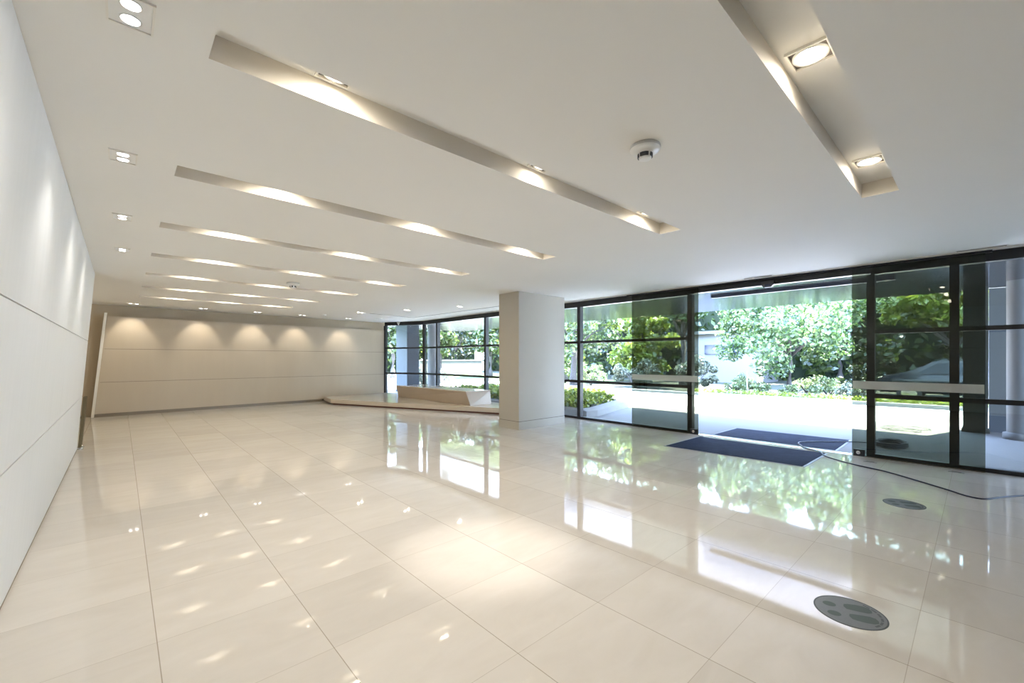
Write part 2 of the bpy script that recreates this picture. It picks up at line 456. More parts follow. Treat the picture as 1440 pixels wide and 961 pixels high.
# black motion sensor above the doorway, and a linear grille beside it
w = empty('door_sensor', (XF-.06, 2.50, 2.80))
tag(w, 'small black motion sensor under the header over the open doorway', 'sensor')
bm = bmesh.new()
prof = [(-.10, .05), (.10, .05), (.10, -.005), (.055, -.05), (-.055, -.05), (-.10, -.005)]
a = [bm.verts.new((-.05, y, z)) for y, z in prof]; b = [bm.verts.new((.02, y, z)) for y, z in prof]
bm.faces.new(a); bm.faces.new(list(reversed(b)))
for i in range(6): bm.faces.new((a[i], b[i], b[(i+1) % 6], a[(i+1) % 6]))
link_mesh('housing', bm, M['dark_plastic'], w)
bm = bmesh.new(); box(bm, -.053, -.05, -.045, .045, -.035, .005); link_mesh('lens', bm, M['dark_win'], w)
def grille(label, y):
    w = empty('ceiling_grille', (8.115, y, H))
    tag(w, label, 'grille', 'slim grilles in the ceiling by the glass')
    bm = bmesh.new(); box(bm, -.025, .025, -.23, .23, -.006, .0); link_mesh('frame', bm, M['white_plastic'], w)
    bm = bmesh.new(); box(bm, -.014, .014, -.215, .215, -.009, -.0055); link_mesh('slot', bm, M['dark_gap'], w)
grille('slim grey linear grille in the ceiling above the open doorway', 2.58)
grille('slim linear grille in the ceiling above the right-hand glass, near the right edge', -.02)

# ------------------------------------------------------------------ raised stone platform and bench
PZ = .17
poly = [(5.25, 15.50), (5.06, 14.30), (5.97, 12.11), (7.43, 8.77), (7.70, 8.15), (8.38, 8.15), (8.38, 14.05), (7.60, 15.60)]
poly = list(reversed(poly)) if sum((a[0]*b[1]-b[0]*a[1]) for a, b in zip(poly, poly[1:]+poly[:1])) < 0 else poly
cx = sum(p[0] for p in poly)/len(poly); cy = sum(p[1] for p in poly)/len(poly)
plat = empty('platform', (0, 0, 0)); tag(plat, 'low cream stone platform beside the far windows, behind the column', 'platform')
bm = bmesh.new(); prism(bm, poly, .045, PZ)
bmesh.ops.bevel(bm, geom=[e for e in bm.edges if all(v.co.z > .1 for v in e.verts)], offset=.006, segments=2, affect='EDGES')
link_mesh('slab', bm, M['stone'], plat)
bm = bmesh.new(); prism(bm, [(cx+(x-cx)*.965, cy+(y-cy)*.975) for x, y in poly], 0, .045)
tag(link_mesh('recessed_base', bm, plain('recess_shadow_tone', (.10, .03, .02), .6), plat), 'recessed base coloured a dark red-brown shadow tone')  # toe-space shadow put into the base colour
bench = empty('stone_bench', (0, 0, 0)); tag(bench, 'long tan stone bench with slanted faces on the cream platform by the far windows', 'bench')
bm = bmesh.new()
hexa(bm, [(7.25, 9.64, PZ), (7.98, 9.60, PZ), (7.98, 13.65, PZ), (7.16, 13.72, PZ),
          (7.17, 9.76, .555), (7.98, 9.66, .555), (7.98, 13.50, .555), (6.99, 13.54, .555)])
bmesh.ops.bevel(bm, geom=list(bm.edges), offset=.006, segments=2, affect='EDGES')
link_mesh('body', bm, M['bench'], bench)
bm = bmesh.new()
hexa(bm, [(7.165, 9.75, .556), (7.985, 9.65, .556), (7.985, 13.51, .556), (6.985, 13.55, .556),
          (7.165, 9.75, .578), (7.985, 9.65, .578), (7.985, 13.51, .578), (6.985, 13.55, .578)])
tag(link_mesh('top_slab', bm, M['stone'], bench), 'pale polished top slab')

# slim bronze rail at the end of the left wall
rail = empty('metal_rail', (-.50, 10.05, 0)); tag(rail, 'pair of slim dark bronze posts standing at the far end of the white left wall', 'rail')
for dx, dy in ((0, 0), (.0, .22)):
    bm = bmesh.new()
    x = dx; lean = .0729
    hexa(bm, [(x-.02, dy-.02, .03), (x+.02, dy-.02, .03), (x+.02, dy+.02, .03), (x-.02, dy+.02, .03),
              (x-.02+lean*.86, dy-.02, .86), (x+.02+lean*.86, dy-.02, .86), (x+.02+lean*.86, dy+.02, .86), (x-.02+lean*.86, dy+.02, .86)])
    p = link_mesh('post', bm, M['bronze'], rail)
    bm = bmesh.new(); lathe(bm, [(.0, 0), (.045, 0), (.045, .012), (.02, .03), (.0, .03)], 20, (x, dy, 0)); link_mesh('foot', bm, M['chrome'], p)
bm = bmesh.new(); box(bm, .0, .05, .0, .23, .50, .54); link_mesh('crossbar', bm, M['bronze'], rail)

# ------------------------------------------------------------------ recessed lights
def spot(name, parent, energy, size, blend, c, loc=(0, 0, -.03), aim=(0, 0, -1), rad=.04):
    l = D.lights.new(name, 'SPOT'); l.energy = energy; l.spot_size = math.radians(size); l.spot_blend = blend
    l.color = c; l.shadow_soft_size = rad
    o = D.objects.new(name, l); col.objects.link(o); o.parent = parent; o.location = loc
    o.rotation_euler = Vector(aim).to_track_quat('-Z', 'Y').to_euler()
    return o
WARM = (1., .89, .72)
SOFT = (1., .90, .76)
def slot_light(tilt=0.):
    w = empty('recessed_spotlight')
    h = .092
    bm = bmesh.new()        # square white rim
    for x0, x1, y0, y1 in ((-h, h, h-.011, h), (-h, h, -h, -h+.011), (-h, -h+.011, -h+.011, h-.011), (h-.011, h, -h+.011, h-.011)):
        box(bm, x0, x1, y0, y1, -.014, 0)
    link_mesh('rim', bm, M['lamp_frame'], w)
    bm = bmesh.new(); box(bm, -h+.011, h-.011, -h+.011, h-.011, -.003, 0); link_mesh('lamp_box', bm, M['lamp_dark'], w)
    bm = bmesh.new(); lathe(bm, [(.078, -.003), (.078, -.013), (.071, -.015), (.064, -.009), (.060, -.006)], 40)
    ring = link_mesh('lamp_ring', bm, M['white_plastic'], w, True)
    bm = bmesh.new(); lathe(bm, [(.0, -.0075), (.03, -.0075), (.060, -.0055)], 40); link_mesh('bulb', bm, M['lamp_glow'], ring, True)
    return w
SLOT_NAME = ['the right foreground ceiling slot', 'the nearest long ceiling slot, left of the detector', 'the third ceiling slot from the camera',
             'the fourth ceiling slot from the camera', 'the fifth ceiling slot from the camera', 'the sixth ceiling slot from the camera',
             'the seventh ceiling slot from the camera', 'the farthest ceiling slot']
proto = None
SLOT_E = 8.5
for i, (k, y0, y1, x1) in enumerate(slots):
    ym = (y0+y1)/2
    xs = [.86, 2.565, 4.28] if i == 0 else [.86, 2.465, 4.07] if i == 1 else [.95+(0 if i % 2 else .1), (.95+x1-.42)/2, x1-.42]
    for j, x in enumerate(xs):
        if proto is None:
            o = proto = slot_light()
            spot('spot_beam', o, SLOT_E, 176, .25, WARM, rad=.04, loc=(0, -.068, -.05))
            spot('spot_beam', o, 19., 105, 1., WARM, rad=.05)
        else:
            o = copy_tree(proto)
        o.location = (x, ym, H+SD)
        nm = ('left', 'middle', 'right')[j]
        tag(o, 'square recessed light, %s of three in %s' % (nm, SLOT_NAME[i]), 'ceiling light', 'spotlights in the ceiling slots')
        if i == 1 and j == 1:      # this one throws a tight beam on the floor
            for ch in list(o.children):
                if ch.type == 'LIGHT':
                    ch.data = ch.data.copy(); ch.data.energy = 60. if ch.data.spot_blend < .5 else 24.; ch.data.spot_size = math.radians(100); ch.data.spot_blend = .25
                    ch.data.color = (1., .93, .84)
                    ch.rotation_euler = Vector((-.12, .10, -1)).to_track_quat('-Z', 'Y').to_euler()
            spot('spot_beam', o, 230., 32, 1., (1., .93, .85), aim=(-.33, .28, -3.))

def twin(w_, d_, r, glow, name='twin_downlight'):
    """rectangular white plate with two round lamps, side by side along local y"""
    w = empty(name)
    bm = bmesh.new()
    a, b = w_/2, d_/2
    for x0, x1, y0, y1 in ((-a, a, b-.008, b), (-a, a, -b, -b+.008), (-a, -a+.008, -b+.008, b-.008), (a-.008, a, -b+.008, b-.008)):
        box(bm, x0, x1, y0, y1, -.009, 0)
    link_mesh('rim', bm, M['lamp_frame'], w)
    bm = bmesh.new(); box(bm, -a+.008, a-.008, -b+.008, b-.008, -.004, 0); link_mesh('plate', bm, M['white_plastic'], w)
    for s in (-1, 1):
        c = (0, s*d_*.235, 0)
        bm = bmesh.new(); lathe(bm, [(r*1.18, -.004), (r*1.16, -.010), (r, -.007)], 28, c); ring = link_mesh('lamp_ring', bm, M['white_plastic'], w, True)
        bm = bmesh.new(); lathe(bm, [(.0, -.0095), (r*.6, -.009), (r, -.007)], 28, c); link_mesh('bulb', bm, glow, ring, True)
    return w
# row along the left wall
p1 = twin(.150, .215, .031, M['lamp_glow_cool'])
spot('spot_beam', p1, 22., 118, 1., (1., .965, .92), aim=(.0, 0, -1))
for i, (x, y) in enumerate(((.030, 2.33), (.012, 4.036), (.012, 5.76), (.016, 7.487))):
    o = p1 if i == 0 else copy_tree(p1)
    o.location = (x, y, H)
    tag(o, 'white rectangular ceiling light with two round lamps beside the left wall, %s' % ('nearest the camera', 'second from the camera', 'third from the camera', 'farthest of the row')[i], 'ceiling light', 'twin downlights along the left wall')
# wall washers along the far wall
p2 = twin(.11, .26, .036, M['lamp_glow_cool'], 'wall_washer')
spot('spot_beam', p2, 40., 68, .7, (1., .92, .79), aim=(0.577, 0, -1))
for i, (x, y) in enumerate(((.246, 14.66), (1.719, 14.72), (3.068, 14.80), (4.36, 14.87), (5.90, 14.96))):
    o = p2 if i == 0 else copy_tree(p2)
    o.location = (x, y, H); o.rotation_euler = (0, 0, PI/2+.068)
    tag(o, 'twin-lamp ceiling light washing the far tan wall, %s from the left' % ('first', 'second', 'third', 'fourth', 'fifth')[i], 'ceiling light', 'wall washers along the far wall')
# three fittings near the corner windows
p3 = twin(.12, .30, .035, M['lamp_glow'], 'corner_downlight')
spot('spot_beam', p3, 22., 120, .8, SOFT)
for i, (x, y, a) in enumerate(((5.40, 12.78, 1.2), (6.12, 11.20, 1.2), (6.76, 9.48, .9))):
    o = p3 if i == 0 else copy_tree(p3)
    o.location = (x, y, H); o.rotation_euler = (0, 0, -a)
    tag(o, 'small twin downlight above the stone platform, %s' % ('farthest left of the three', 'middle of the three', 'nearest the column')[i], 'ceiling light', 'downlights above the platform')

# unseen fill light added to brighten the side hall beyond the left wall
hl = D.lights.new('hall_fill', 'POINT'); hl.energy = 45.; hl.color = (1., .88, .68); hl.shadow_soft_size = .12
ho = D.objects.new('hall_fill', hl); col.objects.link(ho); ho.location = (-2.1, 12.9, 2.55)
# ------------------------------------------------------------------ detectors
def detector(name, loc, label, r=.098, full=True):
    w = empty(name, loc); tag(w, label, 'smoke detector', 'round smoke detectors')
    k = r/.098
    bm = bmesh.new(); lathe(bm, [(.0, 0), (r*.98, 0), (r, -.012*k), (r*.99, -.020*k)], 48); link_mesh('base_ring', bm, plain('detector_base', (.55, .55, .54), .4), w, True)
    bm = bmesh.new(); lathe(bm, [(r*.99, -.020*k), (r*.97, -.030*k), (r*.80, -.042*k), (r*.55, -.050*k), (r*.50, -.052*k)], 48); link_mesh('cover', bm, M['white_plastic'], w, True)
    bm = bmesh.new(); lathe(bm, [(r*.46, -.050*k), (r*.40, -.078*k)], 48); ch = link_mesh('chamber', bm, M['white_plastic'], w, True)
    bm = bmesh.new(); lathe(bm, [(r*.42, -.077*k), (r*.40, -.085*k), (r*.30, -.089*k), (.0, -.090*k)], 48); link_mesh('cap', bm, M['white_plastic'], w, True)
    n = 16
    for i in range(n if full else 6):
        a = 2*PI*i/(n if full else 6)
        if full and i % 4 == 3: continue
        bm = bmesh.new(); box(bm, r*.415, r*.49, -.010*k, .010*k, -.076*k, -.052*k)
        bmesh.ops.rotate(bm, verts=bm.verts, cent=(0, 0, 0), matrix=Matrix.Rotation(a, 3, 'Z'))
        link_mesh('vent', bm, M['dark_plastic'], w)
    return w
detector('smoke_detector', (2.575, 1.50, H), 'white round smoke detector on the ceiling, large and nearest the camera')
detector('smoke_detector', (2.371, 8.64, H), 'white round smoke detector among the middle ceiling slots', .11, False)
detector('smoke_detector', (4.834, 14.20, H), 'tiny round detector on the ceiling near the far wall', .06, False)
w = empty('ceiling_speaker', (6.72, 14.32, H)); tag(w, 'small unlit round white fitting in the ceiling near the far corner glass', 'ceiling fitting')
bm = bmesh.new(); lathe(bm, [(.0, 0), (.11, 0), (.11, -.010), (.085, -.014)], 32); link_mesh('rim', bm, M['white_plastic'], w, True)
bm = bmesh.new(); lathe(bm, [(.085, -.013), (.05, -.011), (.0, -.010)], 32); link_mesh('grille', bm, M['lamp_frame'], w, True)
w = empty('corner_sensor', (7.85, 15.02, H)); tag(w, 'small white pointed sensor hanging by the far corner window header', 'sensor')
bm = bmesh.new(); lathe(bm, [(.0, 0), (.07, 0), (.07, -.02), (.0, -.02)], 24); link_mesh('base', bm, M['white_plastic'], w)
bm = bmesh.new(); lathe(bm, [(.06, -.02), (.045, -.07), (.012, -.13), (.0, -.135)], 24); link_mesh('dome', bm, M['white_plastic'], w, True)

# ------------------------------------------------------------------ floor things
def mat_thing(label, pts):
    c = Vector((sum(p[0] for p in pts)/4, sum(p[1] for p in pts)/4, 0))
    w = empty('door_mat', (c.x, c.y, 0)); tag(w, label, 'mat', 'dark blue entrance mats')
    P = [Vector((p[0]-c.x, p[1]-c.y)) for p in pts]
    bm = bmesh.new(); prism(bm, [tuple(p) for p in P], .001, .006); link_mesh('rubber_border', bm, M['mat_edge'], w)
    bm = bmesh.new()
    s = [(p*(1-.035/p.length)) for p in P]
    prism(bm, [tuple(p) for p in s], .004, .012); link_mesh('pile', bm, M['mat'], w)
mat_thing('dark navy doormat on the cream floor just inside the open doorway', [(6.86, 3.64), (6.95, 1.62), (8.20, 1.60), (8.17, 3.62)])
mat_thing('dark navy doormat on the paving outside the open doorway', [(8.57, 3.54), (8.57, 1.55), (9.84, 1.57), (9.74, 3.52)])

bm = bmesh.new()
cab = [(9.86, 1.30, -.004), (9.60, 1.50, .021), (9.30, 1.80, .021), (9.02, 2.06, .021), (8.78, 2.14, .021), (8.56, 2.05, .022), (8.36, 1.92, .015),
       (8.22, 1.72, .018), (7.93, 1.568, .007), (7.624, 1.194, .007), (7.455, .833, .007), (7.178, .506, .007), (6.948, .254, .007), (6.78, .09, .007),
       (6.77, -.04, .007), (7.0, -.17, .007), (7.25, -.333, .007), (7.55, -.60, .007)]
tube(bm, smooth_path(cab, 8), .009)
tag(link_mesh('cable', bm, M['cable'], smooth=True), 'long thin dark cable trailing from the doorway mats across the cream floor to the right', 'cable')
bm = bmesh.new()
pts = []
for i in range(240):
    a = i/240*2*PI*7
    r = .30-.02*(i/240*7 % 3)+.012*math.sin(i*1.7)
    pts.append((9.80+r*math.cos(a)*1.15, 1.02+r*math.sin(a)*.72, .0+.010*(i/240*7)))
tube(bm, pts, .011, 6)
tag(link_mesh('cable_coil', bm, M['cable'], smooth=True), 'flat dark cable coil on the shaded paving behind the right glass', 'cable coil')
bm = bmesh.new()
rnd = random.Random(5); pts = []
for i in range(20):
    pts.append((12.35+rnd.uniform(-.45, .45), 1.02+rnd.uniform(-.42, .42), .0))
pts += [(13.0, .86, 0), (13.9, .72, 0), (15.4, .56, 0), (16.2, .45, 0)]
tube(bm, smooth_path(pts, 6), .005, 5)
tag(link_mesh('loose_wire', bm, M['cable'], smooth=True), 'tangle of thin dark wire on the sunlit drive behind the right glass', 'wire')

def decal(label, c, r, ang):
    w = empty('floor_sticker', (*c, 0), ang); tag(w, label, 'floor sticker', 'round footprint floor stickers')
    bm = bmesh.new(); lathe(bm, [(.0, .0012), (r, .0012), (r, 0)], 64); link_mesh('disc', bm, M['decal'], w)
    bm = bmesh.new(); lathe(bm, [(r*.955, .0014), (r*.955, .0017), (r*.995, .0017), (r*.995, .0014)], 64); link_mesh('outer_ring', bm, M['decal_ring'], w)
    bm = bmesh.new()
    for a0, a1 in ((-.95, .95),):           # broken inner band, as of worn print
        n = 30
        for i in range(n):
            if i % 5 == 4: continue
            a = a0+(a1-a0)*i/n; b = a0+(a1-a0)*(i+.8)/n
            bm.faces.new([bm.verts.new((q*math.cos(t), q*math.sin(t), .0016)) for q, t in ((r*.80, a), (r*.87, a), (r*.87, b), (r*.80, b))])
    link_mesh('worn_print', bm, M['decal_ring'], w)
    for s in (-1, 1):
        bm = bmesh.new()                     # sole
        pr = [(-.02, .028), (.0, .036), (.04, .043), (.075, .040), (.098, .026), (.105, 0), (.098, -.026), (.075, -.036), (.04, -.034), (.0, -.030), (-.02, -.026), (-.028, 0)]
        bm.faces.new([bm.verts.new((x*r/.17+.012, (s*.052+y*s)*r/.17, .0018)) for x, y in pr])
        f = link_mesh('footprint', bm, M['decal_foot'], w)
        bm = bmesh.new()                     # heel
        bm.faces.new([bm.verts.new((r*(-.50+.19*math.cos(t)), r*(s*.30+.165*math.sin(t)), .0018)) for t in [2*PI*i/24 for i in range(24)]])
        link_mesh('heel', bm, M['decal_foot'], f)
decal('dark grey round footprint sticker on the floor, large and nearest the camera', (3.182, .515), .176, -1.15)
decal('dark grey round footprint sticker on the floor, farther off near the cable', (5.955, .52), .168, -1.15)

def plate(label, c):
    w = empty('floor_plate', (*c, 0)); tag(w, label, 'floor plate', 'small metal floor plates')
    bm = bmesh.new(); box(bm, -.035, .035, -.075, .075, 0, .004); b = link_mesh('plate', bm, plain('worn_steel', (.22, .21, .20), .35, .8), w)
    bm = bmesh.new(); box(bm, -.012, .012, -.045, .045, .004, .0055); link_mesh('slot', bm, M['dark_gap'], b)
plate('small dark metal plate in the floor beside the right door jamb', (8.02, 1.06))
plate('small dark metal plate in the floor under the right-hand window post', (8.13, .20))

# ------------------------------------------------------------------ outdoors
def gz(name, x0, x1, y0, y1, z, mat):
    bm = bmesh.new(); bm.faces.new([bm.verts.new(p) for p in ((x0, y0, z), (x1, y0, z), (x1, y1, z), (x0, y1, z))])
    return struct(name, bm, mat)
gz('shaded_porch_paving', 8.52, 13.35, -14, 40, -.002, M['pave_shaded'])
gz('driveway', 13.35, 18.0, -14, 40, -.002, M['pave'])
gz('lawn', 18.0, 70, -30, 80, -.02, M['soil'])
bm = bmesh.new(); box(bm, -6, 8.52, 16.4, 60, -.05, -.02); struct('side_ground', bm, M['grass'])
bm = bmesh.new()
# kerb along the far side of the drive, slightly skewed
hexa(bm, [(18.25, -10, -.02), (18.45, -10, -.02), (17.3, 16, -.02), (17.1, 16, -.02), (18.25, -10, .11), (18.45, -10, .11), (17.3, 16, .11), (17.1, 16, .11)])
struct('kerb', bm, M['kerb'])
gz('grass_verge', 16.2, 26, 16.2, 34, -.006, M['grass'])

# canopy over the entrance; slab added round the far corner to block sun
bm = bmesh.new(); box(bm, XF+.06, 13.35, -9, 18.6, 2.95, 3.22); box(bm, 2.0, XF+.06, 16.42, 18.6, 2.95, 3.22)
struct('canopy', bm, M['soffit'])
bm = bmesh.new(); box(bm, 10.10, 10.20, 1.0, 4.2, 2.90, 2.95); struct('soffit_beam', bm, M['beam'])

def thing_box(name, label, cat, dims, mat, group=None, cap=None):
    x0, x1, y0, y1, z0, z1 = dims
    w = empty(name, ((x0+x1)/2, (y0+y1)/2, z0)); tag(w, label, cat, group)
    a, b = (x1-x0)/2, (y1-y0)/2
    bm = bmesh.new(); box(bm, -a, a, -b, b, 0, z1-z0); link_mesh('shaft', bm, mat, w)
    if cap:
        bm = bmesh.new(); box(bm, -a-.02, a+.02, -b-.02, b+.02, 0, .09); link_mesh('base', bm, cap, w)
    return w
thing_box('canopy_pillar', 'dark square pillar outside the right-hand glass holding up the canopy', 'pillar', (12.78, 13.12, -.13, .22, -.012, 2.95), M['pier_dark'], cap=M['pier_dark'])
w = empty('canopy_column', (12.3, -.55, -.012)); tag(w, 'pale round column outside the clear glass at the right edge', 'column')
bm = bmesh.new(); lathe(bm, [(.20, 0), (.20, 2.962)], 32); link_mesh('shaft', bm, M['out_white'], w, True)
bm = bmesh.new(); lathe(bm, [(.0, 0), (.25, 0), (.25, .12), (.20, .14)], 32); link_mesh('base', bm, M['out_white'], w, True)
w = empty('side_wall', (13.15, -3., -.012)); tag(w, 'outside wall right of the dark pillar, pale grey for the room reflected in the glass', 'wall')
bm = bmesh.new(); hexa(bm, [(0, -3, 0), (.25, -3, 0), (.25, 2.86, 0), (.0, 2.86, 0), (0, -3, 2.95), (.25, -3, 2.95), (.25, 2.86, 2.95), (0, 2.86, 2.95)]); link_mesh('panel', bm, M['out_grey'], w)  # pale grey paints the room's reflection over a dark wall
bm = bmesh.new(); box(bm, -.03, 0, -3, 2.86, 0, .35); link_mesh('skirting', bm, M['pier_grey'], w)
bm = bmesh.new(); box(bm, -.02, 0, -3, 2.86, 2.05, 2.08); link_mesh('groove', bm, M['pier_grey'], w)

thing_box('wall_pier', 'blue-grey rendered pier outside the far corner window', 'wall', (9.3, 9.9, 17.0, 18.0, -.02, 2.95), M['pier_grey'], cap=M['pier_grey'])
w = empty('round_column', (9.95, 16.0, -.012)); tag(w, 'white round column outside between the far corner windows', 'column')
bm = bmesh.new(); lathe(bm, [(.19, 0), (.19, 2.96)], 32); link_mesh('shaft', bm, M['out_white'], w, True)
bm = bmesh.new(); lathe(bm, [(.0, 0), (.24, 0), (.24, .1), (.19, .12)], 32); link_mesh('base', bm, M['out_white'], w, True)

# planter with kerb and clipped hedge
pl = empty('planter', (0, 0, 0)); tag(pl, 'concrete-edged planter outside the window beside the column', 'planter')
outer = [(8.72, 6.72), (9.1, 6.66), (11.95, 7.40), (13.2, 8.9), (13.2, 14.8), (8.72, 14.8)]
inner = [(8.9, 7.02), (9.2, 6.98), (11.55, 7.72), (12.85, 9.1), (12.85, 14.5), (8.9, 14.5)]
bm = bmesh.new()
n = len(outer)
ob = [bm.verts.new((*p, -.012)) for p in outer]; ot = [bm.verts.new((*p, .16)) for p in outer]
it = [bm.verts.new((*p, .20)) for p in inner]; ib = [bm.verts.new((*p, .02)) for p in inner]
for i in range(n):
    j = (i+1) % n
    bm.faces.new((ob[i], ob[j], ot[j], ot[i])); bm.faces.new((ot[i], ot[j], it[j], it[i])); bm.faces.new((it[i], it[j], ib[j], ib[i]))
link_mesh('kerb', bm, M['kerb'], pl)
bm = bmesh.new(); prism(bm, inner, -.01, .12); link_mesh('earth', bm, M['soil'], pl)

def leaf_quad(bm_data, p, size, rnd):
    V, F = bm_data
    n = Vector((rnd.gauss(0, 1), rnd.gauss(0, 1), rnd.gauss(.35, 1))).normalized()
    a = n.orthogonal().normalized(); b = n.cross(a)
    t = rnd.uniform(0, 2*PI); a, b = a*math.cos(t)+b*math.sin(t), b*math.cos(t)-a*math.sin(t)
    s = size*rnd.uniform(.6, 1.3); i = len(V)
    V += [tuple(p+a*s), tuple(p+b*s*.5+a*s*.1), tuple(p-a*s*.8), tuple(p-b*s*.5+a*s*.1)]
    F.append((i, i+1, i+2, i+3))

def from_data(name, data, mat, parent=None):
    me = D.meshes.new(name); me.from_pydata(data[0], [], data[1]); me.materials.append(mat); me.update()
    o = D.objects.new(name, me); col.objects.link(o)
    if parent: o.parent = parent
    return o

def crown(c, rad, n, size, rnd, clumps=44, flat=.75):
    data = ([], [])
    cs = []
    for i in range(clumps):
        while True:
            q = Vector((rnd.uniform(-1, 1), rnd.uniform(-1, 1), rnd.uniform(-1, 1)))
            if .25 < q.length < 1: break
        cs.append((Vector((q.x*rad[0], q.y*rad[1], q.z*rad[2])), rnd.uniform(.20, .36)))
    mr = (rad[0]+rad[1]+rad[2])/3
    for i in range(n):
        cc, cr = cs[i % clumps]
        q = Vector((rnd.gauss(0, 1), rnd.gauss(0, 1), rnd.gauss(0, 1))).normalized()*(rnd.random()**.4)
        p = Vector(c)+cc+Vector((q.x*cr*mr, q.y*cr*mr, q.z*cr*mr*flat))
        if p.z < .15: p.z = .15+rnd.random()*.3
        leaf_quad(data, p, size, rnd)
    return data

def tree(label, x, y, trunk_h, trunk_r, crown_c, rad, n, size, leaf, seed, group='trees beyond the drive', branches=5):
    rnd = random.Random(seed)
    w = empty('tree', (x, y, -.02)); tag(w, label, 'tree', group)
    bm = bmesh.new()
    pts = [(0, 0, 0), (.02, .01, trunk_h*.3), (.05, -.03, trunk_h*.7), (crown_c[0]*.3, crown_c[1]*.3, trunk_h), (crown_c[0]*.7, crown_c[1]*.7, crown_c[2]+rad[2]*.3)]
    tube(bm, pts, [trunk_r*1.35, trunk_r, trunk_r*.9, trunk_r*.75, trunk_r*.2], 12)
    for i in range(branches):
        a = 2*PI*i/branches+rnd.random()
        e = (crown_c[0]+math.cos(a)*rad[0]*.7, crown_c[1]+math.sin(a)*rad[1]*.7, crown_c[2]+rnd.uniform(-.4, .5)*rad[2])
        m_ = (e[0]*.45, e[1]*.45, (trunk_h*.9+e[2])/2+.1)
        tube(bm, [pts[3][:2]+(trunk_h*.9,), m_, e], [trunk_r*.45, trunk_r*.3, trunk_r*.08], 7)
    link_mesh('trunk', bm, M['bark'], w, True)
    from_data('foliage', crown(crown_c, rad, n, size, rnd), leaf, w)
    return w
def bush(label, x, y, rad, n, size, leaf, seed, group):
    rnd = random.Random(seed)
    w = empty('shrub', (x, y, -.02)); tag(w, label, 'shrub', group)
    bm = bmesh.new()
    for i in range(5):
        a = 2*PI*i/5
        tube(bm, [(0, 0, 0), (math.cos(a)*rad[0]*.3, math.sin(a)*rad[1]*.3, rad[2]*.8), (math.cos(a)*rad[0]*.6, math.sin(a)*rad[1]*.6, rad[2]*1.4)], [.03, .02, .008], 6)
    link_mesh('stems', bm, M['bark'], w)
    from_data('foliage', crown((0, 0, rad[2]*1.0), rad, n, size, rnd, 16, .9), leaf, w)

tree('spreading green maple on the verge straight beyond the open doorway', 20.6, 5.34, 1.7, .10, (0, 0, 3.35), (2.7, 3.1, 2.2), 20000, .10, M['leaf_maple'], 3, branches=8)
# hedge in the planter
rnd = random.Random(11); data = ([], [])
for i in range(9000):
    while True:
        x = rnd.uniform(8.95, 12.8); y = rnd.uniform(7.0, 14.4)
        if y > 7.05+(x-9.1)*.27 and not (x > 11.5 and y < 7.9+(x-11.5)*1.1): break
    leaf_quad(data, Vector((x, y, .14+.26*rnd.random()**.5+.04*math.sin(x*5)*math.cos(y*4))), .075, rnd)
h = from_data('hedge', data, M['leaf_hedge']); tag(h, 'low clipped yellow-green hedge filling the concrete-edged planter', 'hedge')

tree('grey-trunked tree on the verge seen just right of the column', 17.8, 14.6, 2.2, .17, (0, -.3, 3.7), (2.3, 2.6, 1.9), 5200, .13, M['leaf_mid'], 21)
TT = [  # label, x, y, trunk, crown centre z, radii, leaf material
    ('dark tree behind the parked car at the far right', 30.0, -1.2, 1.6, 3.3, (2.0, 3.4, 3.2), 'leaf_dark'),
    ('dark tree at the far right edge of the garden', 24.5, -6.6, 1.6, 3.4, (2.6, 2.8, 3.1), 'leaf_dark'),
    ('sunlit tree overhanging the parked car behind the right glass', 25.6, .7, 2.2, 3.9, (1.2, 2.6, 1.1), 'leaf_hedge'),
    ('tall tree directly behind the maple', 29.5, 5.2, 1.8, 4.4, (2.4, 2.6, 3.8), 'leaf_mid'),
    ('green tree behind the maple, to its left', 22.8, 11.0, 2.9, 4.7, (1.6, 1.5, 1.4), 'leaf_maple'),
    ('bushy tree behind the left sliding door', 25.4, 15.0, 1.2, 3.1, (1.9, 2.0, 2.6), 'leaf_hedge'),
    ('tall dark tree seen over the left sliding door', 30.2, 18.8, 1.6, 4.0, (2.2, 3.4, 3.6), 'leaf_dark'),
    ('leafy tree seen through the window next to the column', 23.8, 20.2, 1.6, 3.4, (2.0, 2.1, 2.6), 'leaf_mid'),
    ('leafy tree just left of the column, in the narrow strip of glass', 22.0, 26.6, 1.8, 4.2, (2.0, 1.9, 2.6), 'leaf_mid'),
    ('leafy tree behind the wide window over the stone bench', 20.5, 31.6, 2.2, 4.5, (2.2, 2.0, 2.5), 'leaf_mid'),
    ('tree seen through the far corner window', 15.0, 29.6, 2.2, 4.6, (2.0, 2.4, 2.6), 'leaf_mid'),
    ('distant tall tree behind the cream garden wall', 27.2, 39.0, 2.0, 5.0, (3.0, 2.0, 4.0), 'leaf_dark'),
]
for i, (lab, x, y, th, cz, rad, lm) in enumerate(TT):
    tree(lab, x, y, th, .16, (0, 0, cz), rad, 7500, .19, M[lm], 40+i)
